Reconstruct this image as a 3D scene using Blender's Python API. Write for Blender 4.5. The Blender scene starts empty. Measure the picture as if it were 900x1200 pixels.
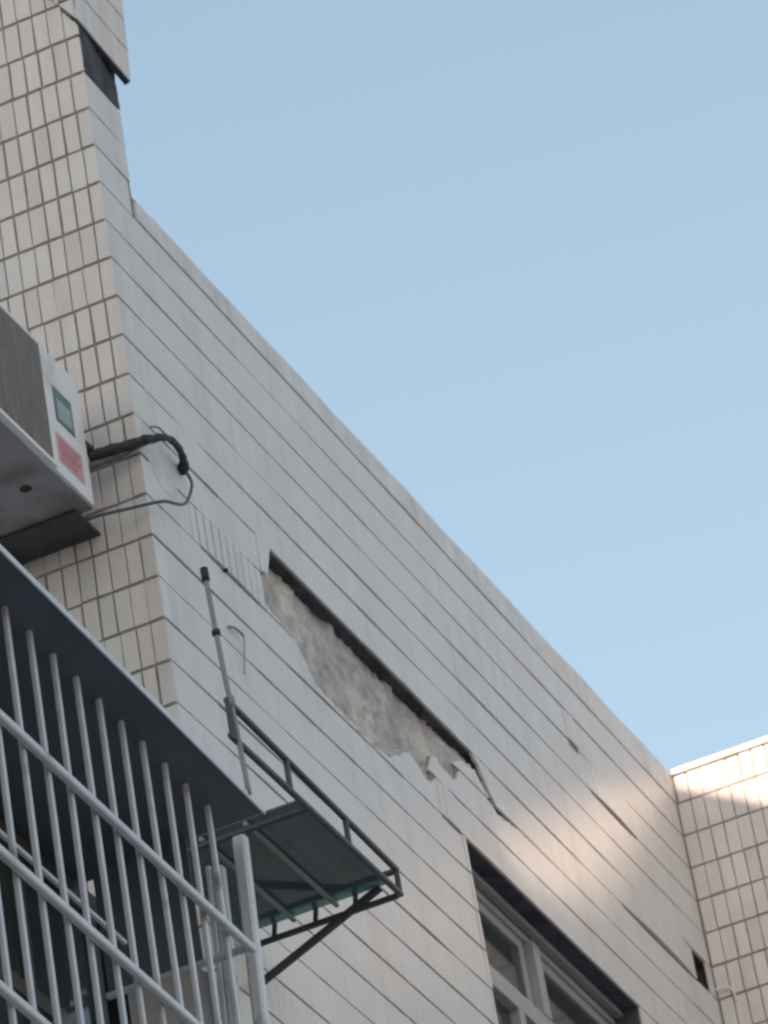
import bpy, bmesh, math, random
from mathutils import Vector, Matrix, noise
from mathutils.geometry import tessellate_polygon
random.seed(7)
sc = bpy.context.scene
col = sc.collection
PI = math.pi
R = math.radians

# ------------------------------------------------------------------ camera
cam_d = bpy.data.cameras.new('camera')
cam = bpy.data.objects.new('camera', cam_d)
col.objects.link(cam)
sc.camera = cam
cr = Vector((0.40817131, -0.90045112, -0.15027963))
cu = -Vector((0.43723056, 0.33733242, -0.83368836))
cb = -Vector((0.8013898, 0.27458082, 0.53139416))
cam.matrix_world = Matrix(((cr.x, cu.x, cb.x, -11.33615), (cr.y, cu.y, cb.y, -4.63115),
                           (cr.z, cu.z, cb.z, -9.08941), (0, 0, 0, 1)))
cam_d.sensor_fit = 'HORIZONTAL'
cam_d.sensor_width = 36
cam_d.lens = 222.4
cam_d.clip_end = 3000
cam_d.dof.use_dof = True            # the phone shot is a little soft all over
cam_d.dof.focus_distance = 13.3
cam_d.dof.aperture_fstop = 13.0

# ------------------------------------------------------------------ light
SUN_EL = math.atan(0.27 / math.sqrt(1 + 0.185 ** 2))
K, MM = 0.185, 0.27                # sun direction of travel: (1, K, -MM)
w = bpy.data.worlds.new('World')
sc.world = w
w.use_nodes = True
wn = w.node_tree
sky = wn.nodes.new('ShaderNodeTexSky')
sky.sky_type = 'NISHITA'
sky.sun_disc = False
sky.sun_elevation = SUN_EL
sky.sun_rotation = math.atan2(-1, -K)
sky.air_density = 1.0
sky.dust_density = 2.0
sky.ozone_density = 0.4
bg = wn.nodes['Background']
hs_ = wn.nodes.new('ShaderNodeHueSaturation')
hs_.inputs['Saturation'].default_value = 1.02
hs_.inputs['Hue'].default_value = .488
wn.links.new(sky.outputs[0], hs_.inputs['Color'])
gm = wn.nodes.new('ShaderNodeGamma')
gm.inputs[1].default_value = .71
wn.links.new(hs_.outputs[0], gm.inputs[0])
wn.links.new(gm.outputs[0], bg.inputs[0])
bg.inputs[1].default_value = 0.15
sd = bpy.data.lights.new('sun', 'SUN')
sd.energy = 3.6
sd.angle = R(0.2)
sd.color = (1.0, 0.74, 0.56)
sun = bpy.data.objects.new('sun', sd)
col.objects.link(sun)
sun.location = (-20, -10, 12)
sun.rotation_euler = Vector((-1, -K, MM)).to_track_quat('Z', 'Y').to_euler()
sc.view_settings.view_transform = 'Standard'
sc.view_settings.look = 'None'
sc.view_settings.exposure = 1.30
sc.view_settings.gamma = 1
sc.render.engine = 'CYCLES'
sc.cycles.filter_width = 2.6
sc.cycles.max_bounces = 8

# ------------------------------------------------------------------ materials
def mat(name, base, rough=0.6, var=0.12, scale=6.0, spec=0.5, metal=0.0, bump=0.0, bscale=60.0,
        tint=None, streak=0.0, second=None, sscale=2.0, lo=.45, hi=.6, coat=0.0, rand=0.0, stretch=None):
    m = bpy.data.materials.new(name)
    m.use_nodes = True
    nt = m.node_tree
    N = nt.nodes
    L = nt.links.new
    b = N['Principled BSDF']
    b.inputs['Roughness'].default_value = rough
    b.inputs['Metallic'].default_value = metal
    b.inputs['Specular IOR Level'].default_value = spec
    b.inputs['Coat Weight'].default_value = coat
    b.inputs['Coat Roughness'].default_value = 0.25
    tc = N.new('ShaderNodeNewGeometry')
    pos = tc.outputs['Position']
    if stretch:
        mp = N.new('ShaderNodeMapping')
        mp.inputs['Scale'].default_value = stretch
        L(pos, mp.inputs[0])
        pos = mp.outputs[0]
    n = N.new('ShaderNodeTexNoise')
    n.inputs['Scale'].default_value = scale
    n.inputs['Detail'].default_value = 6
    n.inputs['Roughness'].default_value = .65
    L(pos, n.inputs['Vector'])
    mr = N.new('ShaderNodeMapRange')
    mr.inputs[1].default_value = .3
    mr.inputs[2].default_value = .7
    mr.inputs[3].default_value = 1 - var
    mr.inputs[4].default_value = 1 + var
    L(n.outputs[0], mr.inputs[0])
    rgb = N.new('ShaderNodeRGB')
    rgb.outputs[0].default_value = (*base, 1)
    src = rgb.outputs[0]
    if second:
        n2 = N.new('ShaderNodeTexNoise')
        n2.inputs['Scale'].default_value = sscale
        n2.inputs['Detail'].default_value = 8
        L(pos, n2.inputs['Vector'])
        m2 = N.new('ShaderNodeMapRange')
        m2.inputs[1].default_value = lo
        m2.inputs[2].default_value = hi
        L(n2.outputs[0], m2.inputs[0])
        mx = N.new('ShaderNodeMix')
        mx.data_type = 'RGBA'
        L(m2.outputs[0], mx.inputs[0])
        L(src, mx.inputs[6])
        mx.inputs[7].default_value = (*second, 1)
        src = mx.outputs[2]
    if tint or rand:
        if tint == 'attr':
            at = N.new('ShaderNodeAttribute')
            at.attribute_name = 'tint'
            rs = at.outputs['Fac']
        else:
            at = N.new('ShaderNodeObjectInfo')
            rs = at.outputs['Random']
        cr_ = N.new('ShaderNodeValToRGB')
        e = cr_.color_ramp.elements
        e[0].color = (.93, .93, .94, 1)
        e[1].color = (1.04, 1.04, 1.03, 1)
        for p, c in ((.25, (1.0, .965, .95, 1)), (.5, (1, 1, 1, 1)), (.75, (1.03, .995, .96, 1))):
            q = e.new(p)
            q.color = c
        L(rs, cr_.inputs[0])
        mx = N.new('ShaderNodeMix')
        mx.data_type = 'RGBA'
        mx.blend_type = 'MULTIPLY'
        mx.inputs[0].default_value = 1
        L(src, mx.inputs[6])
        L(cr_.outputs[0], mx.inputs[7])
        src = mx.outputs[2]
    if streak:
        mp2 = N.new('ShaderNodeMapping')
        mp2.inputs['Scale'].default_value = (9, 9, .55)
        L(tc.outputs['Position'], mp2.inputs[0])
        n3 = N.new('ShaderNodeTexNoise')
        n3.inputs['Scale'].default_value = 1
        n3.inputs['Detail'].default_value = 5
        n3.inputs['Roughness'].default_value = .6
        L(mp2.outputs[0], n3.inputs['Vector'])
        m3 = N.new('ShaderNodeMapRange')
        m3.inputs[1].default_value = .5
        m3.inputs[2].default_value = .72
        m3.inputs[3].default_value = 0
        m3.inputs[4].default_value = streak
        L(n3.outputs[0], m3.inputs[0])
        mx3 = N.new('ShaderNodeMix')
        mx3.data_type = 'RGBA'
        L(m3.outputs[0], mx3.inputs[0])
        L(src, mx3.inputs[6])
        mx3.inputs[7].default_value = (.30, .275, .25, 1)
        src = mx3.outputs[2]
    vm = N.new('ShaderNodeVectorMath')
    vm.operation = 'SCALE'
    L(src, vm.inputs[0])
    L(mr.outputs[0], vm.inputs['Scale'])
    L(vm.outputs[0], b.inputs['Base Color'])
    if bump:
        nb = N.new('ShaderNodeTexNoise')
        nb.inputs['Scale'].default_value = bscale
        nb.inputs['Detail'].default_value = 5
        L(pos, nb.inputs['Vector'])
        bu = N.new('ShaderNodeBump')
        bu.inputs['Strength'].default_value = 1
        bu.inputs['Distance'].default_value = bump
        L(nb.outputs[0], bu.inputs['Height'])
        L(bu.outputs[0], b.inputs['Normal'])
    return m

TB = (.65, .632, .62)
TS = (.63, .60, .585)
M = {}
M['tile'] = mat('glazed_tile', TB, .42, .05, 9, spec=.5, streak=.18, tint='obj', second=TS, sscale=3.2, bump=.0006, bscale=25)
M['tile_s'] = mat('glazed_tile_mass', TB, .42, .05, 9, spec=.5, streak=.18, tint='attr', second=TS, sscale=3.2, bump=.0006, bscale=25)
M['grout'] = mat('grout', (.27, .25, .225), .9, .25, 25, spec=.2, bump=.002)
M['mortar'] = mat('shade_dark_mortar', (.085, .09, .105), .95, .25, 20, spec=.2, bump=.004, bscale=50,
                  second=(.05, .053, .065), sscale=7)  # shade under the broken tile edges is worked into this dark colour
M['concrete'] = mat('exposed_concrete', (.44, .41, .405), .95, .32, 14, spec=.15, bump=.006, bscale=35,
                    second=(.56, .52, .475), sscale=3.0, lo=.46, hi=.62)
M['coping'] = mat('coping_mortar', (.64, .625, .615), .5, .14, 8, streak=.35, spec=.3, bump=.002, bscale=40)
M['plain'] = mat('painted_wall', (.34, .32, .30), .85, .1, 3, bump=.003)
M['white'] = mat('white_painted_steel', (.60, .62, .65), .4, .1, 12, second=(.27, .21, .17), sscale=9, lo=.6, hi=.74)
M['ac'] = mat('ac_casing', (.74, .735, .73), .45, .06, 5, second=(.42, .40, .37), sscale=4, lo=.55, hi=.75)
M['ac_base'] = mat('ac_base_pan', (.34, .35, .37), .6, .12, 6, second=(.2, .2, .2), sscale=5)
M['grille'] = mat('ac_grille', (.23, .212, .205), .6, .25, 10, stretch=(6, 6, .6))
M['dark'] = mat('dark_steel', (.06, .068, .078), .5, .25, 20, spec=.4)
M['sheet'] = mat('roof_sheet', (.12, .135, .16), .6, .15, 4)
M['greysteel'] = mat('grey_pipe', (.26, .26, .27), .5, .15, 10)
M['rubber'] = mat('black_rubber', (.03, .032, .036), .7, .3, 30)
M['cable'] = mat('grey_cable', (.09, .095, .1), .6, .2, 30)
M['brown'] = mat('brown_aluminium', (.075, .058, .05), .45, .2, 8)
M['alu'] = mat('aluminium_frame', (.36, .35, .36), .45, .1, 8)
M['curtain'] = mat('curtain_cloth', (.13, .105, .095), .9, .3, 3, stretch=(8, 1, .6))
M['lblue'] = mat('label_green', (.10, .17, .17), .5, .15, 20)
M['lgrey'] = mat('label_pale', (.30, .36, .35), .5, .1, 20)
M['pink'] = mat('label_pink', (.62, .33, .34), .5, .12, 40)
M['pinkd'] = mat('label_print', (.46, .20, .21), .5, .12, 40)
M['lime'] = mat('cement_smear', (.31, .275, .23), .9, .18, 18, bump=.003)
M['asphalt'] = mat('pale_concrete_paving', (.27, .29, .32), .9, .2, 1.5)
M['blocker'] = mat('blocker_plaster', (.66, .59, .49), .9, .12, .8)  # unseen added block; warm tone picked to bounce light onto the end wall
M['black'] = mat('unlit_room_black', (.012, .012, .014), .9, .1, 3)

def glass(name, tintc, fac):
    m = bpy.data.materials.new(name)
    m.use_nodes = True
    nt = m.node_tree
    N = nt.nodes
    L = nt.links.new
    out = N['Material Output']
    N.remove(N['Principled BSDF'])
    t = N.new('ShaderNodeBsdfTransparent')
    t.inputs[0].default_value = (*tintc, 1)
    g = N.new('ShaderNodeBsdfGlossy')
    g.inputs['Roughness'].default_value = .06
    d = N.new('ShaderNodeBsdfDiffuse')
    ns = N.new('ShaderNodeTexNoise')
    ns.inputs['Scale'].default_value = 5
    geo = N.new('ShaderNodeNewGeometry')
    L(geo.outputs['Position'], ns.inputs['Vector'])
    mr = N.new('ShaderNodeMapRange')
    mr.inputs[3].default_value = fac * .5
    mr.inputs[4].default_value = fac * 1.5
    L(ns.outputs[0], mr.inputs[0])
    d.inputs[0].default_value = (tintc[0] * .35, tintc[1] * .35, tintc[2] * .35, 1)
    m1 = N.new('ShaderNodeMixShader')
    L(mr.outputs[0], m1.inputs[0])
    L(t.outputs[0], m1.inputs[1])
    L(d.outputs[0], m1.inputs[2])
    fr = N.new('ShaderNodeFresnel')
    fr.inputs[0].default_value = 1.5
    m2 = N.new('ShaderNodeMixShader')
    L(fr.outputs[0], m2.inputs[0])
    L(m1.outputs[0], m2.inputs[1])
    L(g.outputs[0], m2.inputs[2])
    L(m2.outputs[0], out.inputs[0])
    return m
M['glass'] = glass('window_glass', (.55, .62, .66), .25)
M['green'] = glass('green_tinted_sheet', (.50, .78, .76), .42)

# ------------------------------------------------------------------ helpers
def tag(o, label=None, cat=None, group=None, kind=None):
    for k, v in (('label', label), ('category', cat), ('group', group), ('kind', kind)):
        if v:
            o[k] = v
    return o

def thing(name, loc, label, cat, group=None):
    o = bpy.data.objects.new(name, None)
    o.empty_display_size = .1
    o.location = loc
    col.objects.link(o)
    return tag(o, label, cat, group)

def worldloc(o):
    l = Vector(o.location)
    while o.parent:
        o = o.parent
        l += Vector(o.location)
    return l

def link(name, me, parent=None, loc=None, rot=None):
    """mesh data in world coordinates unless loc is given (then loc is a world point)"""
    o = bpy.data.objects.new(name, me)
    col.objects.link(o)
    base = worldloc(parent) if parent else Vector((0, 0, 0))
    o.parent = parent
    o.location = (Vector(loc) if loc is not None else Vector((0, 0, 0))) - base
    if rot:
        o.rotation_euler = rot
    return o

def bm_obj(name, bm, m, parent=None, smooth=False):
    bmesh.ops.recalc_face_normals(bm, faces=bm.faces)
    # put the origin at the centre of the piece
    c = Vector((0, 0, 0))
    for v in bm.verts:
        c += v.co
    c /= max(1, len(bm.verts))
    for v in bm.verts:
        v.co -= c
    me = bpy.data.meshes.new(name)
    bm.to_mesh(me)
    bm.free()
    me.materials.append(m)
    if smooth:
        me.polygons.foreach_set('use_smooth', [True] * len(me.polygons))
    return link(name, me, parent, c)

def box(bm, x0, x1, y0, y1, z0, z1, bev=0.0):
    vs = [bm.verts.new((x, y, z)) for x in (x0, x1) for y in (y0, y1) for z in (z0, z1)]
    fs = [(0, 1, 3, 2), (4, 6, 7, 5), (0, 4, 5, 1), (2, 3, 7, 6), (0, 2, 6, 4), (1, 5, 7, 3)]
    F = [bm.faces.new([vs[i] for i in f]) for f in fs]
    if bev:
        es = list({e for f in F for e in f.edges})
        bmesh.ops.bevel(bm, geom=es, offset=bev, segments=2, affect='EDGES', profile=.6)

def BX(name, m, parent, x0, x1, y0, y1, z0, z1, bev=0.0):
    bm = bmesh.new()
    box(bm, x0, x1, y0, y1, z0, z1, bev)
    return bm_obj(name, bm, m, parent)

def bar(bm, a, b, wx, wy=None):
    """square-section bar from a to b"""
    a, b = Vector(a), Vector(b)
    wy = wy or wx
    d = (b - a).normalized()
    ref = Vector((0, 0, 1)) if abs(d.z) < .8 else Vector((0, 1, 0))
    s = d.cross(ref).normalized()
    u = s.cross(d).normalized()
    c = min(wx, wy) * .18
    prof = [(-wx / 2 + c, -wy / 2), (wx / 2 - c, -wy / 2), (wx / 2, -wy / 2 + c), (wx / 2, wy / 2 - c),
            (wx / 2 - c, wy / 2), (-wx / 2 + c, wy / 2), (-wx / 2, wy / 2 - c), (-wx / 2, -wy / 2 + c)]
    r0 = [bm.verts.new(a + s * p + u * q) for p, q in prof]
    r1 = [bm.verts.new(b + s * p + u * q) for p, q in prof]
    n = len(prof)
    for i in range(n):
        bm.faces.new((r0[i], r0[(i + 1) % n], r1[(i + 1) % n], r1[i]))
    bm.faces.new(r0)
    bm.faces.new(r1)

def BAR(name, m, parent, a, b, wx, wy=None):
    bm = bmesh.new()
    bar(bm, a, b, wx, wy)
    return bm_obj(name, bm, m, parent)

def catmull(pts, n=8):
    P = [Vector(p) for p in pts]
    P = [P[0] * 2 - P[1]] + P + [P[-1] * 2 - P[-2]]
    out = []
    for i in range(1, len(P) - 2):
        for k in range(n):
            t = k / n
            a, b, c, d = P[i - 1], P[i], P[i + 1], P[i + 2]
            out.append(.5 * ((2 * b) + (c - a) * t + (2 * a - 5 * b + 4 * c - d) * t * t + (3 * b - 3 * c + d - a) * t ** 3))
    out.append(P[-2])
    return out

def tube(bm, pts, rad, seg=8, curve=True, wob=0.0):
    P = catmull(pts) if curve and len(pts) > 2 else [Vector(p) for p in pts]
    n = len(P)
    rings = []
    ref = Vector((.3, .2, .93)).normalized()
    for i, p in enumerate(P):
        d = (P[min(i + 1, n - 1)] - P[max(i - 1, 0)]).normalized()
        s = d.cross(ref)
        if s.length < .1:
            s = d.cross(Vector((0, 1, 0)))
        s.normalize()
        u = s.cross(d)
        r = rad(i / (n - 1)) if callable(rad) else rad
        r *= 1 + wob * noise.noise(p * 40)
        rings.append([bm.verts.new(p + (s * math.cos(a) + u * math.sin(a)) * r)
                      for a in [2 * PI * k / seg for k in range(seg)]])
    for i in range(n - 1):
        for k in range(seg):
            bm.faces.new((rings[i][k], rings[i][(k + 1) % seg], rings[i + 1][(k + 1) % seg], rings[i + 1][k]))
    bm.faces.new(rings[0])
    bm.faces.new(rings[-1])

def TUBE(name, m, parent, pts, rad, seg=8, curve=True, wob=0.0):
    bm = bmesh.new()
    tube(bm, pts, rad, seg, curve, wob)
    return bm_obj(name, bm, m, parent, smooth=True)

# ------------------------------------------------------------------ ground
GZ = -10.7
LX = 5.14
bm = bmesh.new()
n = 24
gv = {}
for i in range(n + 1):
    for j in range(n + 1):
        sx = (i / n * 2 - 1)
        sy = (j / n * 2 - 1)
        gv[i, j] = bm.verts.new((abs(sx) ** 2 * sx * 900, abs(sy) ** 2 * sy * 900, GZ))
for i in range(n):
    for j in range(n):
        bm.faces.new((gv[i, j], gv[i + 1, j], gv[i + 1, j + 1], gv[i, j + 1]))
g = bm_obj('ground', bm, M['asphalt'])
tag(g, 'pale concrete ground around the tiled building', kind='structure')

# ------------------------------------------------------------------ tiled building
bld = thing('tiled_building', (0, 0, GZ),
            'tiled apartment block with cladding fallen away and cracked open under its roof edge', 'building')
H = .15
PW = .054

# outline of the fallen patch on the long wall, as top and bottom heights along x
HT = [(.845, -1.045), (.90, -1.035), (.955, -1.01), (.965, -.905), (1.3, -.902), (1.9, -.901), (2.4, -.903), (2.685, -.905),
      (2.71, -.95), (2.735, -.965), (2.75, -1.005), (2.775, -1.015), (2.80, -1.045), (2.90, -1.047), (3.03, -1.05)]
HB = [(.845, -1.165), (.90, -1.185), (1.09, -1.19), (1.11, -1.20), (1.14, -1.26), (1.19, -1.315), (1.25, -1.312), (1.36, -1.33), (1.6, -1.337),
      (1.78, -1.332), (1.80, -1.30), (1.88, -1.27), (1.97, -1.215), (2.02, -1.205), (2.07, -1.235), (2.13, -1.26), (2.165, -1.245),
      (2.19, -1.13), (2.235, -1.10), (2.30, -1.115), (2.38, -1.13), (2.43, -1.12), (2.455, -1.035), (2.50, -1.0), (2.58, -.99),
      (2.65, -.975), (2.685, -.995), (2.71, -1.005), (2.73, -1.045), (2.76, -1.058), (2.79, -1.08), (2.84, -1.086), (2.92, -1.07), (3.03, -1.058)]

def interp(T, u):
    if u <= T[0][0]:
        return T[0][1]
    for (a, p), (b, q) in zip(T, T[1:]):
        if u <= b:
            return p + (q - p) * (u - a) / (b - a)
    return T[-1][1]

WIN = (2.41, 4.07, -3.0, -1.35)
NOTCH = (4.915, 5.10, -.9, -.755)

def layer(name, m, y0, y1, holes, x0, x1, z0, z1):
    """a sheet of wall from y0 to y1 with holes right through it"""
    outer = [Vector((x0, z0, 0)), Vector((x1, z0, 0)), Vector((x1, z1, 0)), Vector((x0, z1, 0))]
    loops = [outer] + [[Vector((a, b, 0)) for a, b in h] for h in holes]
    flat = [p for l in loops for p in l]
    tri = tessellate_polygon(loops)
    bm = bmesh.new()
    f = [bm.verts.new((p.x, y0, p.y)) for p in flat]
    bk = [bm.verts.new((p.x, y1, p.y)) for p in flat]
    for t in tri:
        try:
            bm.faces.new([f[i] for i in t])
            bm.faces.new([bk[i] for i in t])
        except ValueError:
            pass
    k = 0
    for l in loops:
        n = len(l)
        for i in range(n):
            a, b = k + i, k + (i + 1) % n
            bm.faces.new((f[a], f[b], bk[b], bk[a]))
        k += n
    return bm_obj(name, bm, m, bld)

hole = []
u = .845
while u < 3.0:
    hole.append((u, interp(HT, u) + .004 + .004 * noise.noise(Vector((u * 30, 0, 0)))))
    u += .03
low = []
u = .845
while u < 3.0:
    low.append((u, interp(HB, u) - .002 + .004 * noise.noise(Vector((u * 30, 5, 0)))))
    u += .03
hole = hole + low[::-1]
wrect = [(WIN[0], WIN[2]), (WIN[0], WIN[3]), (WIN[1], WIN[3]), (WIN[1], WIN[2])]
nrect = [(NOTCH[0], NOTCH[2]), (NOTCH[0], NOTCH[3]), (NOTCH[1], NOTCH[3]), (NOTCH[1], NOTCH[2])]
layer('grout_bed', M['grout'], .006, .011, [hole, wrect, nrect], .006, LX + .006, GZ, .1)
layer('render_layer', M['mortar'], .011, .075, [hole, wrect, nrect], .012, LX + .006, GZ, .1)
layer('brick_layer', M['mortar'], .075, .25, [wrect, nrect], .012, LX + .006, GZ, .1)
BX('grout_bed', M['grout'], bld, .006, .0118, .0112, .2498, GZ, .0998)
BX('wall', M['grout'], bld, .006, LX + 3, .25, 8, GZ, .1)
BX('wall', M['grout'], bld, .006, .262, .006, 3.2, .1, 2.4)
BX('wall', M['grout'], bld, LX + .006, LX + 3, -2.3, .006, GZ, .12)

# rough floor of the fallen patch
bm = bmesh.new()
nx, nz = 260, 60
V = []
for i in range(nx + 1):
    row = []
    for j in range(nz + 1):
        x = .80 + (3.06 - .80) * i / nx
        z = -1.345 + (.485) * j / nz
        p = Vector((x * 7, z * 7, 0))
        d = .056 - .020 * max(0, noise.fractal(p, 1, 2, 5)) - .007 * noise.noise(p * 4) - .004 * noise.noise(p * 11)
        # leftovers of bedding mortar rise towards the lower edge
        lowz = interp(HB, x)
        t = max(0, 1 - (z - lowz) / .10)
        d -= .05 * max(0, 1 - abs(z - lowz) / .035) if x > 1.75 else 0
        d -= .028 * min(1, t) * (.6 + .8 * noise.noise(Vector((x * 16, z * 16, 3))))
        # right end filled nearly to the tile backs
        if x > 2.2:
            d -= .03 * (x - 2.2)
        row.append(bm.verts.new((x, min(.0745, max(.012, d)), z)))
    V.append(row)
for i in range(nx):
    for j in range(nz):
        bm.faces.new((V[i][j], V[i + 1][j], V[i + 1][j + 1], V[i][j + 1]))
o = bm_obj('exposed_concrete', bm, M['concrete'], bld, smooth=True)
o['label'] = 'rough brown-grey concrete laid bare where the tiles fell off'

# ---- tiles -----------------------------------------------------------------
TH = .0085      # tile thickness; the joint is 6 mm deep

def gapn(u, k, amt=1.0):
    """height of the joint above row line k at position u"""
    v = noise.noise(Vector((u * 1.4, k * 7.3, 1.7))) + .5 * noise.noise(Vector((u * 6, k * 3.1, 8)))
    return max(.0022, .0088 + .0095 * v) * amt

EXTRA = [(2, 3.83, 3.97, .028, -.004), (3, 3.98, 4.5, .015, -.005), (6, 4.1, 4.92, .016, -.007), (8, .36, .86, .012, -.004),
         (9, 2.2, 2.42, .012, -.003), (9, 1.8, 1.9, .007, 0), (8, 1.98, 2.25, .008, -.002), (0, 2.2, 4.1, .004, -.003),
         (6, 0.30, .62, .006, -.002), (8, 2.3, 2.5, .006, 0), (12, .34, .42, .008, 0)]

def tile_verts(q, d0, tilt, bev=.0016):
    """q: four (u,z) corners going round; returns 12 (u,depth,z)"""
    cu_ = sum(a for a, b in q) / 4
    cz = sum(b for a, b in q) / 4
    out = []
    for (a, b), t in zip(q, tilt):
        su = bev if a < cu_ else -bev
        sz = bev if b < cz else -bev
        out.append((a + su, d0 + t, b + sz))
    for (a, b), t in zip(q, tilt):
        out.append((a, d0 + t + bev, b))
    for (a, b) in q:
        out.append((a, TH, b))
    return out
TF = [(0, 1, 2, 3)] + [(i, (i + 1) % 4, 4 + (i + 1) % 4, 4 + i) for i in range(4)] + \
     [(4 + i, 4 + (i + 1) % 4, 8 + (i + 1) % 4, 8 + i) for i in range(4)]

mapA = lambda u, d, z: (d, u, z)
mapB = lambda u, d, z: (u, d, z)
mapC = lambda u, d, z: (LX + d, u, z)

class Mass:
    def __init__(s):
        s.v, s.f, s.t = [], [], []
    def add(s, verts, mp, t=None):
        k = len(s.v)
        s.v += [mp(*p) for p in verts]
        s.f += [tuple(k + i for i in f) for f in TF]
        s.t += [random.random() if t is None else t] * len(TF)
    def build(s, name, m, parent):
        me = bpy.data.meshes.new(name)
        me.from_pydata(s.v, [], s.f)
        a = me.attributes.new('tint', 'FLOAT', 'FACE')
        a.data.foreach_set('value', s.t)
        bm = bmesh.new()
        bm.from_mesh(me)
        bmesh.ops.recalc_face_normals(bm, faces=bm.faces)
        bm.to_mesh(me)
        bm.free()
        me.materials.append(m)
        return link(name, me, parent)

def chip(q, d0, jag=.006, n=5):
    """a broken tile: the last two corners of q (top right, top left) joined by a ragged edge"""
    (a0, b0), (a1, b1), (a2, b2), (a3, b3) = q
    pts = [(a0, b0), (a1, b1)]
    for t in range(n + 1):
        f = t / n
        j = random.uniform(-jag, jag) if 0 < t < n else 0
        pts.append((a2 + (a3 - a2) * f, b2 + (b3 - b2) * f + j))
    k = len(mass.v)
    m = len(pts)
    mass.v += [(a, d0, b) for a, b in pts] + [(a, TH, b) for a, b in pts]
    F = [tuple(range(k, k + m))] + [(k + i, k + (i + 1) % m, k + m + (i + 1) % m, k + m + i) for i in range(m)]
    mass.f += F
    mass.t += [random.gauss(.55, .06)] * len(F)

mass = Mass()
n_single = [0]
shared = {}
def shared_tile(wd, ht, kind):
    key = (round(wd, 4), round(ht, 3), kind, random.randrange(4))
    if key not in shared:
        j = lambda: random.uniform(-.0008, .0008)
        q = [(-wd / 2 + j(), -ht / 2 + j()), (wd / 2 + j(), -ht / 2 + j()), (wd / 2 + j(), ht / 2 + j()), (-wd / 2 + j(), ht / 2 + j())]
        vs = tile_verts(q, 0, [random.uniform(0, .0003 if kind == 'B' else .0008) for _ in range(4)], .0007 if kind == 'B' else .0016)
        mp = mapB if kind == 'B' else mapA
        bm = bmesh.new()
        bv = [bm.verts.new(mp(*p)) for p in vs]
        for f in TF:
            bm.faces.new([bv[i] for i in f])
        bmesh.ops.recalc_face_normals(bm, faces=bm.faces)
        # an open shell: make sure the front looks outward
        bm.faces.ensure_lookup_table()
        nrm = bm.faces[0].normal
        if (nrm.y if kind == 'B' else nrm.x) > 0:
            bmesh.ops.reverse_faces(bm, faces=bm.faces)
        me = bpy.data.meshes.new('tile')
        bm.to_mesh(me)
        bm.free()
        me.materials.append(M['tile'])
        shared[key] = me
    return shared[key]

def single(u0, u1, z0, z1, kind, d0):
    n_single[0] += 1
    me = shared_tile(u1 - u0, z1 - z0, kind)
    c = ((u0 + u1) / 2, d0, (z0 + z1) / 2)
    p = mapB(*c) if kind == 'B' else (mapA(*c) if kind == 'A' else mapC(*c))
    r = random.gauss(0, R(.35))
    rot = (0, r * .4, random.gauss(0, R(.08))) if kind == 'B' else (r, random.gauss(0, R(.2)), random.gauss(0, R(.35)))
    link('tile', me, bld, p, rot)

def put_mass(q, d0, mp, tl=.0008):
    if mp is mapB:
        mass.add(tile_verts(q, d0, [random.uniform(-.00008, .00008) for _ in range(4)], .0005), mp, min(.95, max(.3, random.gauss(.55, .06))))
        return
    mass.add(tile_verts(q, d0, [random.uniform(-tl, tl) for _ in range(4)]), mp)

# A: the narrow end wall (facing -x)
for k in range(-13, 30):            # row k lies between z=-H*k and z=-H*(k-1)
    zb, zt = -H * k, -H * (k - 1)
    ph = random.uniform(-.004, .004)
    for i in range(0, 58):
        u0 = -.0 if i == 0 else i * PW - .006 + ph + random.uniform(-.0012, .0012)
        u1 = (i + 1) * PW - .006 + ph
        if k >= 12 and i == 0:
            u1 += .006
        if k >= 12 and i == 1:
            u0 += .006
        gv_ = random.choice((.0045, .0065, .0075, .0085, .0015))
        gh = .0108 + .003 * noise.noise(Vector((i * .4, k, 2))) + (-.005 if random.random() < .07 else 0)
        a0, a1 = u0 + (gv_ / 2 if i else 0), u1 - gv_ / 2
        b0, b1 = zb + gh / 2, zt - gh / 2
        # crack across the top of the corner
        lo = .655 + 1.55 * max(0, (a0 + a1) / 2)
        if k <= -4 and (a0 + a1) / 2 < .13 and b0 < lo < b1 + .02:
            put_mass([(a0, b0), (a1, b0), (a1, min(b1, .645 + 1.55 * a1)), (a0, max(b0 + .004, min(b1, .645 + 1.55 * a0)))], 0, mapA)
            if lo + .03 < b1:
                put_mass([(a0, .668 + 1.55 * a0), (a1, min(b1 - .002, .668 + 1.55 * a1)), (a1, b1), (a0, b1)], -.012, mapA)
            continue
        d0 = random.gauss(0, .0006) - (.012 if (k <= -4 and (a0 + a1) / 2 < .13 and b0 > lo) else 0)
        smear = (8 <= k <= 9 and i in (1, 2)) 
        if smear:
            d0 += .0015
        vis = i < 11 and -5 <= k <= 15
        if vis:
            single(a0, a1, b0, b1, 'A', d0)
        else:
            put_mass([(a0, b0), (a1, b0), (a1, b1), (a0, b1)], d0, mapA)

# C: the far wall (facing -x), right of the inner corner
for k in range(0, 30):
    zb, zt = -H * k, -H * (k - 1)
    if k == 0:
        zt = .128
    ph = random.uniform(-.004, .004)
    for i in range(0, 40):
        u1 = -.006 - i * PW * 1.06 + ph
        u0 = u1 - PW * 1.06
        gv_ = random.choice((.0045, .0065, .008, .0025))
        gh = .0085 + .003 * noise.noise(Vector((i * .4, k, 9))) + (.004 if k in (6,) else 0)
        a0, a1 = u0 + gv_ / 2, u1 - gv_ / 2
        b0, b1 = zb + gh / 2, zt - gh / 2
        d0 = random.gauss(0, .0006)
        if i < 9 and k < 9:
            single(a0, a1, b0, b1, 'C', d0)
        else:
            put_mass([(a0, b0), (a1, b0), (a1, b1), (a0, b1)], d0, mapC)

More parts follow.
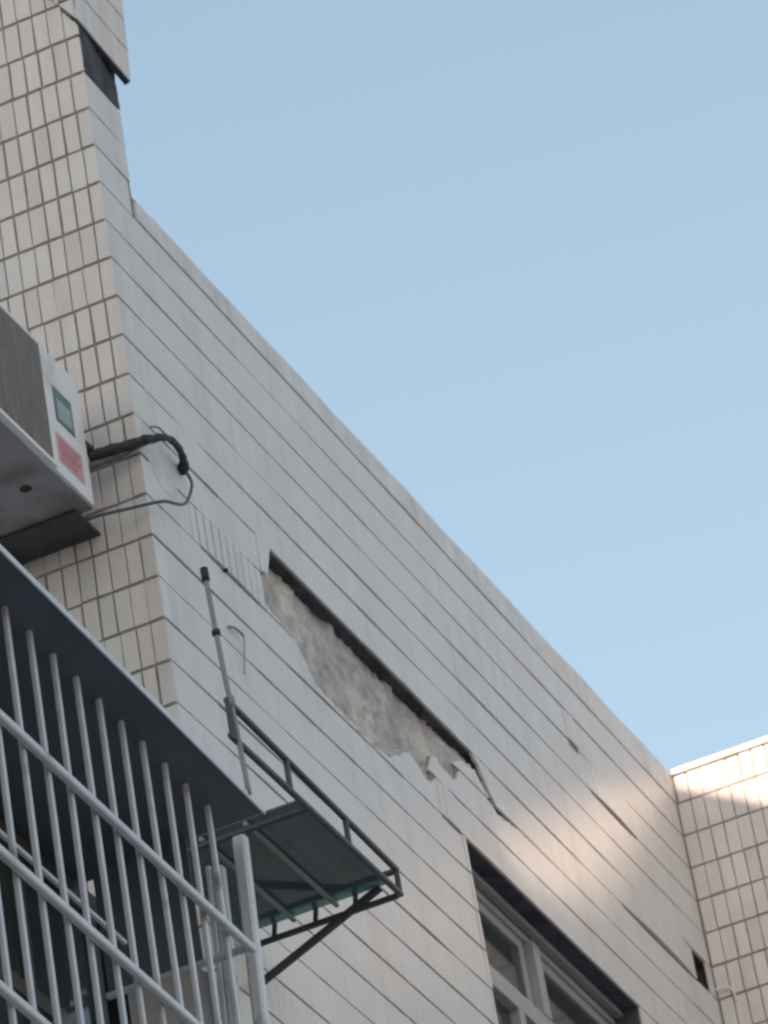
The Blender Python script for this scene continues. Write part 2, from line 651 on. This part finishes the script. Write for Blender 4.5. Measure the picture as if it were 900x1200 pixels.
# B: the long wall (facing -y)
def vgap(x, z):
    if .34 < x < .86 and -1.2 < z < -1.05:
        return .009
    return random.choice((.0003, .0004, .0006))
NB = int((LX - .002) / PW)
for k in range(-3, 30):
    zb, zt = -H * k, -H * (k - 1)
    for i in range(0, NB + 1):
        u0 = .002 + i * PW
        u1 = min(u0 + PW, LX - .001)
        um = (u0 + u1) / 2
        if k <= 0:
            if u0 > .24:
                continue
            if k <= -3:
                continue
            if i == 4 or (k < 0 and i == 4):      # broken outer edge of the pier
                u1 = .2 + .055 * random.random() + .03
        if um > LX - .004:
            continue
        # window
        if u0 < WIN[0] < u1 and k >= 10:
            u1 = WIN[0] - .001
        if u0 < WIN[1] < u1 and k >= 10:
            u0 = WIN[1] + .001
        um = (u0 + u1) / 2
        if WIN[0] < um < WIN[1] and zt <= WIN[3] + .01 and zb > WIN[2] - .01:
            continue
        if NOTCH[0] - .01 < um < NOTCH[1] and k == 6:
            continue
        g1 = gapn(um, k) / 2
        g0 = gapn(um, k - 1) / 2
        proud = random.gauss(0, .00008) + .0009 * noise.noise(Vector((um * 1.5, k * 5, 0)))
        for (kk, xa, xb, ex, pr) in EXTRA:
            if xa < um < xb:
                s = math.sin(PI * (um - xa) / (xb - xa)) ** .4
                if kk == k:
                    g1 += ex * .25 * s
                    proud += pr * s ** 3
                if kk == k - 1:
                    g0 += ex * .75 * s
        b0, b1 = zb + g1, zt - g0
        if k == 1:
            b1 = zt - .002
        gvv = vgap(um, (b0 + b1) / 2)
        a0, a1 = u0 + gvv / 2, u1 - gvv / 2
        if i == 0:
            a0 = u0
        if HT[0][0] < um < HT[-1][0]:
            h0, h1 = interp(HT, a0), interp(HT, a1)
            l0, l1 = interp(HB, a0), interp(HB, a1)
            j = lambda: random.uniform(-.006, .006)
            if l0 >= b1 - .001 and l1 >= b1 - .001 or h0 <= b0 + .001 and h1 <= b0 + .001:
                pass
            else:
                t0, t1 = min(b1, l0 + j()), min(b1, l1 + j())
                if max(t0, t1) - b0 > .012:
                    t0, t1 = max(t0, b0 + .003), max(t1, b0 + .003)
                    chip([(a0, b0), (a1, b0), (a1, t1), (a0, t0)], proud)
                t0, t1 = max(b0, h0), max(b0, h1)
                if b1 - min(t0, t1) > .012:
                    t0, t1 = min(t0, b1 - .003), min(t1, b1 - .003)
                    if um > 2.66 or um < .97:
                        chip([(a1, b1), (a0, b1), (a0, t0), (a1, t1)], proud - .003)
                    else:
                        put_mass([(a0, t0), (a1, t1), (a1, b1), (a0, b1)], proud - .003, mapB)
                continue
        if i < 3 and 1 <= k <= 14:
            single(a0, a1, b0, b1, 'B', proud)
        else:
            put_mass([(a0, b0), (a1, b0), (a1, b1), (a0, b1)], proud, mapB)
tm = mass.build('tile', M['tile_s'], bld)
tm['kind'] = 'stuff'
print('single tiles', n_single[0])

# ---- coping along the roof edge ----
def coping(x0, x1):
    bm = bmesh.new()
    n = max(4, int((x1 - x0) / .05))
    prev = None
    for i in range(n + 1):
        x = x0 + (x1 - x0) * i / n
        wv = .007 * noise.noise(Vector((x * 3, 2, 0))) + .0025 * noise.noise(Vector((x * 13, 4, 0)))
        h = .100 + .0115 * x + wv
        if x < .5:
            h -= .012 * max(0, noise.noise(Vector((x * 40, 9, 0)))) * 2
        yo = -.003 + .003 * noise.noise(Vector((x * 2.3, 7, 0)))
        pr = [(yo + .001, .006), (yo, .012), (yo, h - .022), (yo + .004, h - .008), (yo + .014, h), (.28, h + .012), (.28, .1005), (.012, .1005), (.012, .006)]
        ring = [bm.verts.new((x, a, b)) for a, b in pr]
        if prev:
            for a in range(len(pr)):
                b = (a + 1) % len(pr)
                bm.faces.new((prev[a], prev[b], ring[b], ring[a]))
        else:
            bm.faces.new(ring)
        prev = ring
    bm.faces.new(prev)
    bm_obj('coping', bm, M['coping'], bld)
xs = [.264, .86, 1.685, 2.9, 4.1, LX + .3]
for a, b in zip(xs, xs[1:]):
    coping(a, b - .004)
for a in range(3):
    BX('coping', M['coping'], bld, LX - .008, LX + .3, -.77 * (a + 1) + .003, -.77 * a - (.006 if a == 0 else 0), .1295, .157, .004)

# ---- loosened sheet of cladding at the top of the pier ----
o0 = Vector((.0, -.003, .672))
ud = Vector((.285, -.047, -.112)).normalized()
nd = Vector((-.047 * -1 * -1, -.285, 0)).normalized()     # outward
nd = (nd - ud * nd.dot(ud)).normalized()
vd = Vector((.10, .0, 1)).normalized()
def sheet_pt(u, d, v):
    return tuple(o0 + ud * u - nd * d + vd * v)
bm = bmesh.new()
WS = .302
pts = [(0, .006, 0.0), (WS, .006, .0), (WS, .006, 1.2), (0, .006, 1.2)]
f0 = [bm.verts.new(sheet_pt(*p)) for p in pts]
f1 = [bm.verts.new(sheet_pt(p[0], .026, p[2])) for p in pts]
bm.faces.new(f0)
bm.faces.new(f1)
for i in range(4):
    j = (i + 1) % 4
    bm.faces.new((f0[i], f0[j], f1[j], f1[i]))
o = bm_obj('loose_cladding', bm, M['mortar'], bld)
o['label'] = 'sheet of tiles come loose and leaning off the top of the corner pier'
ms = Mass()
for k in range(8):
    for i in range(6):
        u0 = i * .0503 + .001
        q = [(u0, k * H * .93 + (.002 if k == 0 else .004)), (u0 + .0485, k * H * .93 + (.002 if k == 0 else .004)),
             (u0 + .0485, (k + 1) * H * .93 - .003), (u0, (k + 1) * H * .93 - .003)]
        ms.add(tile_verts(q, 0, [random.uniform(-.0006, .0006) for _ in range(4)]), sheet_pt)
lt = ms.build('tile', M['tile_s'], o)
lt['kind'] = 'stuff'
# rough mortar face under the sheet
bm = bmesh.new()
nx, nz = 14, 20
V = [[bm.verts.new((.004 + .262 * i / nx, .0005 - .004 * noise.noise(Vector((i * .6, j * .6, 3))), .455 + .5 * j / nz)) for j in range(nz + 1)] for i in range(nx + 1)]
for i in range(nx):
    for j in range(nz):
        bm.faces.new((V[i][j], V[i + 1][j], V[i + 1][j + 1], V[i][j + 1]))
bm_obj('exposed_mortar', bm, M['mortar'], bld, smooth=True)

# ---- pale cement smear around the hose at the corner ----
def blob(name, m, mp, cu_, cz, ru, rz, seed, d=-.003):
    bm = bmesh.new()
    n = 22
    c = bm.verts.new(mp(cu_, d - .004, cz))
    ring, ring2 = [], []
    for i in range(n):
        a = 2 * PI * i / n
        r = 1 + .35 * noise.noise(Vector((math.cos(a) * 2, math.sin(a) * 2, seed)))
        ring.append(bm.verts.new(mp(cu_ + math.cos(a) * ru * r * .8, d, cz + math.sin(a) * rz * r * .8)))
        ring2.append(bm.verts.new(mp(cu_ + math.cos(a) * ru * r, .006, cz + math.sin(a) * rz * r)))
    for i in range(n):
        j = (i + 1) % n
        bm.faces.new((c, ring[i], ring[j]))
        bm.faces.new((ring[i], ring2[i], ring2[j], ring[j]))
    return bm_obj(name, bm, m, bld)
blob('cement_patch', M['coping'], mapB, .165, -1.06, .11, .06, 8.0, -.002)

# ---- window in the long wall ----
BX('window_lintel_soffit', M['coping'], bld, WIN[0] + .001, WIN[1] - .001, .012, .13, -1.3495, -1.345)
wf = BX('window', M['alu'], bld, WIN[0] + .002, WIN[1] - .002, .105, .15, -1.40, -1.352, .004)
wf['label'] = 'recessed sliding window with a pale frame under a tiled lintel'
BX('outer_head', M['greysteel'], wf, WIN[0] + .002, WIN[1] - .002, .07, .10, -1.375, -1.352, .003)
BX('transom', M['alu'], wf, WIN[0] + .002, WIN[1] - .002, .09, .15, -1.78, -1.70, .004)
for za, zb in ((-1.70, -1.40), (-2.98, -1.78)):
    BX('jamb', M['alu'], wf, WIN[0] + .002, WIN[0] + .03, .105, .15, za, zb, .004)
    BX('jamb', M['alu'], wf, WIN[1] - .03, WIN[1] - .002, .105, .15, za, zb, .004)
BX('mullion', M['alu'], wf, 3.20, 3.265, .085, .15, -1.70, -1.40, .004)
BX('sash_stile', M['alu'], wf, 3.15, 3.195, .12, .15, -1.70, -1.40, .003)
BX('mullion', M['alu'], wf, 2.93, 2.985, .09, .15, -2.98, -1.78, .004)
BX('sash_rail', M['alu'], wf, 2.44, 3.15, .118, .14, -1.44, -1.402, .003)
BX('sash_rail', M['alu'], wf, 3.27, 4.04, .118, .14, -1.44, -1.402, .003)
BX('pane', M['glass'], wf, 2.44, 3.15, .128, .132, -1.70, -1.44)
BX('pane', M['glass'], wf, 3.265, 4.04, .128, .132, -1.70, -1.44)
BX('pane', M['glass'], wf, 2.44, 2.93, .128, .132, -2.98, -1.78)
BX('pane', M['glass'], wf, 2.985, 4.04, .128, .132, -2.98, -1.78)
BX('unlit_room_sheet', M['black'], bld, WIN[0] - .3, WIN[1] + .3, .246, .249, -3.05, -1.3)  # black sheet stands in for the unlit room behind the glass
for k in range(9, 13):
    BX('edge_tile', M['tile'], bld, WIN[0] - .022, WIN[0] + .003, -.003, .02, -H * (k + 1) + .004, -H * k - .003, .002)

# ------------------------------------------------------------------ lower wing, behind the cage
BX('lower_wing', M['plain'], bld, -7, .004, .02, 4.5, GZ, -4.35)
BX('lower_wing', M['plain'], bld, -7, .004, .45, 4.5, -4.35, -2.78)
BX('lower_wing', M['brown'], bld, -.62, .004, .02, .45, -4.35, -2.87)
BX('lower_wing', M['plain'], bld, -7, -2.9, .02, .45, -4.35, -2.74)
bw = BX('balcony_window', M['brown'], bld, -2.9, -.62, .06, .11, -2.93, -2.87)
for x in (-2.88, -2.45, -2.02, -1.59, -1.16, -.72):
    BX('window_stile', M['brown'], bw, x, x + .045, .06, .10, -4.35, -2.93)
BX('window_rail', M['brown'], bw, -2.9, -.62, .055, .105, -3.40, -3.35)
for x in (-2.835, -2.405, -1.975, -1.545, -1.115):
    BX('pane', M['glass'], bw, x, x + .385, .078, .082, -3.35, -2.93)
    BX('pane', M['glass'], bw, x, x + .385, .078, .082, -4.35, -3.40)
bm = bmesh.new()
n = 260
pv = None
for i in range(n + 1):
    x = -2.88 + 2.2 * i / n
    y = .17 + .022 * math.sin(x * 95 + 2 * noise.noise(Vector((x * 3, 0, 0)))) + .01 * noise.noise(Vector((x * 14, 1, 0)))
    a = bm.verts.new((x, y, -4.34))
    b = bm.verts.new((x, y * .9 + .01, -3.0 + .01 * noise.noise(Vector((x * 9, 0, 4)))))
    if pv:
        bm.faces.new((pv[0], a, b, pv[1]))
    pv = (a, b)
bm_obj('curtain', bm, M['curtain'], bld, smooth=True)

# ------------------------------------------------------------------ security cage
def zr(x):
    return -2.838 - .0556 * (x + .83)
cage = thing('window_cage', (-1.8, -.2, -4.4),
             'pale steel security cage of upright bars under a dark roof sheet at lower left', 'window cage')
bm = bmesh.new()
a = [(-3.6, -.5), (-.735, -.5), (-.735, 1.5), (-3.6, 1.5)]
t0 = [bm.verts.new((x, y, zr(x))) for x, y in a]
t1 = [bm.verts.new((x, y, zr(x) + .012)) for x, y in a]
bm.faces.new(t0)
bm.faces.new(t1)
for i in range(4):
    j = (i + 1) % 4
    bm.faces.new((t0[i], t0[j], t1[j], t1[i]))
bm_obj('roof_sheet', bm, M['sheet'], cage)
BAR('roof_lip', M['white'], cage, (-3.6, -.504, zr(-3.6) + .006), (-.73, -.504, zr(-.73) + .006), .006, .02)
def barx(x, y, top=None, lean=0, wdt=.0155, zb=-4.42, name='bar', m='white', shorten=0):
    z = zr(x) - .001 if top is None else top
    return BAR(name, M[m], cage, (x + random.gauss(0, .002), y, z), (x - lean + random.gauss(0, .003), y + random.gauss(0, .003), zb), wdt)
x = -.86
i = 0
while x > -3.5:
    barx(x, -.392, lean=.03 if i < 3 else .0)
    x -= .1275 + random.gauss(0, .002)
    i += 1
for (za, sl) in ((-3.200, -.045), (-3.632, -.053), (-4.045, -.06), (-4.42, -.06)):
    f = lambda x: za + sl * (x + 1.6)
    BAR('rail', M['white'], cage, (-3.6, -.414, f(-3.6)), (-.745, -.414, f(-.745)), .022, .024)
    BAR('side_rail', M['white'], cage, (-.76, -.40, f(-.76)), (-.76, 0.018, f(-.76)), .018, .018)
barx(-.655, -.392, lean=.135, wdt=.038, name='post', zb=-4.45)
barx(-.655, -.315, lean=.13, wdt=.034, name='post', top=zr(-.68) - .07, zb=-4.45)
barx(-.665, -.29, lean=.13, wdt=.014, name='side_bar', top=zr(-.68) - .06)
BX('dark_filler', M['sheet'], cage, -.752, -.746, -.27, .018, -3.22, zr(-.75) - .002)  # added dark sheet, stands in for the darkness behind the bars
BX('dark_filler', M['sheet'], cage, -.752, -.746, .0185, 1.45, -2.868, zr(-.75) - .002)  # second added dark sheet, hides the bright wall under the roof
BAR('clothes_rod', M['white'], cage, (-3.4, -.30, -3.33), (-1.33, -.30, -3.42), .013)

# ------------------------------------------------------------------ awning frame
aw = thing('awning_frame', (-.3, -.25, -2.75),
           'dark metal awning frame with a green tinted sheet beside the security cage', 'awning')
SW = .0165
zt_ = lambda x: -2.547 - .0405 * (x + .873)
zl_ = lambda x: -2.664 - .008 * (x + .873)
BAR('rail', M['dark'], aw, (-.873, -.5, zt_(-.873)), (.262, -.5, zt_(.262)), SW)
BAR('rail', M['dark'], aw, (-.883, -.5, zl_(-.88)), (.262, -.5, zl_(.262)), SW)
for x in (-.865, -.495, -.10, .255):
    BAR('strut', M['dark'], aw, (x, -.5, zt_(x) - .008), (x, -.5, zl_(x) + .008), SW * .9)
BAR('end_rail', M['dark'], aw, (.262, -.49, zt_(.262)), (.262, .004, zt_(.262) + .004), SW)
BAR('end_rail', M['dark'], aw, (.262, -.49, zl_(.262)), (.262, .004, zl_(.262)), SW)
for y in (-.365, -.235, -.10):
    BAR('strut', M['dark'], aw, (.262, y, zt_(.262) - .008), (.262, y + .012, zl_(.262) + .008), SW * .8)
BAR('cross_rail', M['dark'], aw, (-.375, -.49, zl_(-.375) + .001), (-.375, .018, zl_(-.375) + .001), SW)
BAR('brace', M['dark'], aw, (.262, -.44, -2.628), (.262, .004, -2.81), SW * 1.3)
BAR('sheet_bearer', M['greysteel'], aw, (-.37, -.30, -2.640), (.255, -.30, -2.640), .014)
BAR('sheet_bearer', M['greysteel'], aw, (-.37, -.16, -2.640), (.255, -.16, -2.640), .014)
BX('tinted_sheet', M['green'], aw, -.372, .25, -.475, .0, -2.632, -2.626)

# ------------------------------------------------------------------ pipe beside the awning
pp = thing('standing_pipe', (-.82, -.5, -2.83), 'thin grey pipe with a black cap standing on the cage roof against the tiled wall', 'pipe')
TUBE('pipe', M['greysteel'], pp, [(-.899, -.505, -2.165), (-.872, -.505, -2.45), (-.85, -.507, -2.62), (-.83, -.507, -2.83)], .0075)
TUBE('cap', M['rubber'], pp, [(-.901, -.505, -2.135), (-.898, -.505, -2.175)], .0115, curve=False)
TUBE('joint_collar', M['greysteel'], pp, [(-.861, -.506, -2.535), (-.858, -.506, -2.565)], .013, curve=False)
TUBE('joint_collar', M['rubber'], pp, [(-.884, -.505, -2.33), (-.882, -.505, -2.345)], .0125, curve=False)

# ------------------------------------------------------------------ wall hook and nail
hk = TUBE('wall_hook', M['greysteel'], None,
          [(.50, .0, -1.44), (.515, -.012, -1.437), (.575, -.014, -1.432), (.588, -.014, -1.45), (.578, -.012, -1.50), (.562, -.008, -1.585)],
          lambda t: .0048 if t < .5 else .0022)
tag(hk, 'small rusty wire hook fixed in the tiled wall right of the thin pipe', 'hook')
nl = TUBE('nail', M['rubber'], None, [(.54, .01, -1.207), (.538, -.014, -1.213)], lambda t: .0075 if t > .5 else .006, curve=False)
tag(nl, 'dark nail head in the tiled wall just above the thin pipe', 'nail')

# ------------------------------------------------------------------ air conditioner
AX0, AX1, AY0, AY1, AZ0, AZ1 = -.98, -.12, .124, .45, -1.275, -.800
ac = thing('air_conditioner', (-.55, .29, AZ0), 'white outdoor air conditioner unit with grey grille and pink label on the end wall', 'air conditioner')
BX('casing', M['ac'], ac, AX0, AX1, AY0, AY1, AZ0 + .012, AZ1, .007)
BX('base_pan', M['ac_base'], ac, AX0 + .004, AX1 - .004, AY0 + .004, AY1 - .004, AZ0, AZ0 + .011, .003)
BX('front_trim', M['ac'], ac, AX0 + .01, -.388, AY0 - .007, AY0 + .004, AZ1 - .024, AZ1 - .004, .003)
BX('front_trim', M['ac'], ac, AX0 + .01, -.388, AY0 - .007, AY0 + .004, AZ0 + .016, AZ0 + .036, .003)
BX('front_trim', M['ac'], ac, -.397, -.378, AY0 - .0075, AY0 + .004, AZ0 + .0165, AZ1 - .0045, .003)
BX('grille_back', M['grille'], ac, AX0 + .012, -.40, AY0 - .0025, AY0 + .002, AZ0 + .037, AZ1 - .025)
x = -.955
while x < -.40:
    BAR('grille_slat', M['grille'], ac, (x, AY0 - .0075, AZ0 + .034), (x, AY0 - .0075, AZ1 - .022), .0075, .007)
    x += .0165
y = AY0 - .0014
def quadlabel(name, m, x0, x1, zs, yy):
    bm = bmesh.new()
    f = [bm.verts.new((x, yy, z)) for x, z in ((x0, zs[0]), (x1, zs[1]), (x1, zs[2]), (x0, zs[3]))]
    b = [bm.verts.new((v.co.x, yy + .0012, v.co.z)) for v in f]
    bm.faces.new(f)
    bm.faces.new(b)
    for i in range(4):
        j = (i + 1) % 4
        bm.faces.new((f[i], f[j], b[j], b[i]))
    return bm_obj(name, bm, m, ac)
l1 = quadlabel('energy_label', M['lblue'], -.325, -.20, (-1.055, -1.055, -.925, -.925), y)
l1['label'] = 'dark green square label with a pale centre'
quadlabel('label_print', M['lgrey'], -.308, -.215, (-1.04, -1.04, -.965, -.965), y - .0014)
l2 = quadlabel('warning_label', M['pink'], -.345, -.175, (-1.215, -1.215, -1.105, -1.105), y)
l2['label'] = 'faded pink label with red print'
for zz in (-1.125, -1.142, -1.159, -1.176, -1.195):
    quadlabel('label_print', M['pinkd'], -.33, -.19 - .05 * random.random(), (zz - .005, zz - .005, zz + .003, zz + .003), y - .0014)
bm = bmesh.new()
tube(bm, [(-.356, .24, AZ0 - .002), (-.356, .24, AZ0 + .004)], .019, 14, False)
bm_obj('drain_hole', bm, M['rubber'], ac)
bm = bmesh.new()
tube(bm, [(-.30, .36, AZ0 - .004), (-.30, .36, AZ0 + .004)], .007, 10, False)
bm_obj('screw', bm, M['greysteel'], ac)
BX('bracket', M['dark'], ac, -.165, .004, .17, .50, AZ0 - .012, AZ0 - .002, .001)
BX('bracket', M['dark'], ac, -.98, .004, .45, .49, AZ0 - .035, AZ0 - .0125, .001)
TUBE('valve', M['rubber'], ac, [(-.124, .14, -1.03), (-.085, .135, -1.032)], .020, 10, False)
TUBE('valve', M['rubber'], ac, [(-.124, .15, -1.10), (-.095, .148, -1.10)], .013, 10, False)

# ------------------------------------------------------------------ hose and cables
hs = TUBE('insulated_hose', M['rubber'], None,
          [(-.09, .135, -1.06), (-.06, .06, -1.045), (-.035, .012, -1.035), (-.012, -.03, -1.02), (.05, -.058, -.99), (.13, -.055, -.955),
           (.21, -.045, -.94), (.27, -.03, -.945), (.30, -.012, -.955), (.31, .01, -.96)],
          lambda t: .0185 - .007 * min(1, t * 2) + (.007 if .8 < t < .95 else 0), wob=.35)
tag(hs, 'thick black insulated hose arching from the air conditioner round the corner', 'hose')
hs2 = TUBE('insulated_hose', M['cable'], None,
           [(-.10, .148, -1.10), (-.06, .09, -1.075), (-.03, .03, -1.05), (-.01, -.012, -1.03), (.04, -.04, -1.0)],
           lambda t: .012 - .004 * t, wob=.3)
tag(hs2, 'short grey hose hanging just under the thick black hose', 'hose')
cb_ = TUBE('thin_cable', M['cable'], None,
           [(.30, -.02, -.965), (.285, -.04, -1.03), (.225, -.045, -1.12), (.165, -.05, -1.175), (.09, -.055, -1.215), (.0, -.045, -1.25),
            (-.05, .05, -1.265), (-.08, .13, -1.272), (-.10, .2, -1.283)], .0052)
tag(cb_, 'thin grey cable sagging in a loop from the hose end to the air conditioner base', 'cable')
tw = TUBE('twisted_wire', M['cable'], None,
          [(.24, .0, -.86), (.25, -.02, -.885), (.20, -.022, -.90), (.13, -.02, -.895), (.06, -.02, -.93)], .003)
tag(tw, 'stray thin wire twisted above the black hose', 'wire')
sw = TUBE('short_wire', M['ac'], None, [(5.10, .02, -.865), (5.12, -.01, -.862), (5.127, -.06, -.868), (5.127, -.075, -.895), (5.13, -.08, -.93)], .004)
tag(sw, 'short pale wire coming out of the dark notch in the inner corner', 'wire')

# ------------------------------------------------------------------ unseen block added behind the viewer to shade the walls
nb = thing('sun_blocker', (-20, -2, GZ), 'unseen plastered block added behind the viewer to keep sun off the tiled walls', 'building')
BX('wall', M['blocker'], nb, -26, -13.6, -9.5, 3.5, GZ, .9)  # added mass that blocks the sun, never in view
def sp(P):
    s = P[0] + 13.6
    return (P[1] - K * s, P[2] + MM * s)
cor = sp((LX, 0, .13))
op = [sp(p) for p in ((LX, 0, .12), (2.85, 0, -1.16), (2.85, 0, -1.30), (3.5, 0, -1.20), (3.95, 0, -.98), (4.6, 0, -.42))]  # opening shaped so sun falls as a patch on the long wall
sl = .2
outer = [(-9.5, .9), (-9.5, cor[1] - .56), (cor[0] - .9, cor[1] - .56), (cor[0] - .01, cor[1] - .045), (cor[0] + .01, 5.9), (3.5, 5.9), (3.5, .9)]  # mask outline cut to let sun reach the top of the far wall
outer = [(a, max(b, .9)) for a, b in outer]
lo_ = [Vector((a, b, 0)) for a, b in outer]
lh = [Vector((a, b, 0)) for a, b in op]
flat = lo_ + lh
bm = bmesh.new()
f = [bm.verts.new((-13.6, p.x, p.y)) for p in flat]
b = [bm.verts.new((-13.7, p.x, p.y)) for p in flat]
for t in tessellate_polygon([lo_, lh]):
    bm.faces.new([f[i] for i in t])
    bm.faces.new([b[i] for i in t])
k = 0
for l in (lo_, lh):
    n = len(l)
    for i in range(n):
        p, q = k + i, k + (i + 1) % n
        if (flat[p] - flat[q]).length > 1e-5:
            bm.faces.new((f[p], f[q], b[q], b[p]))
    k += n
bm_obj('sun_gap_mask', bm, M['blocker'], nb)
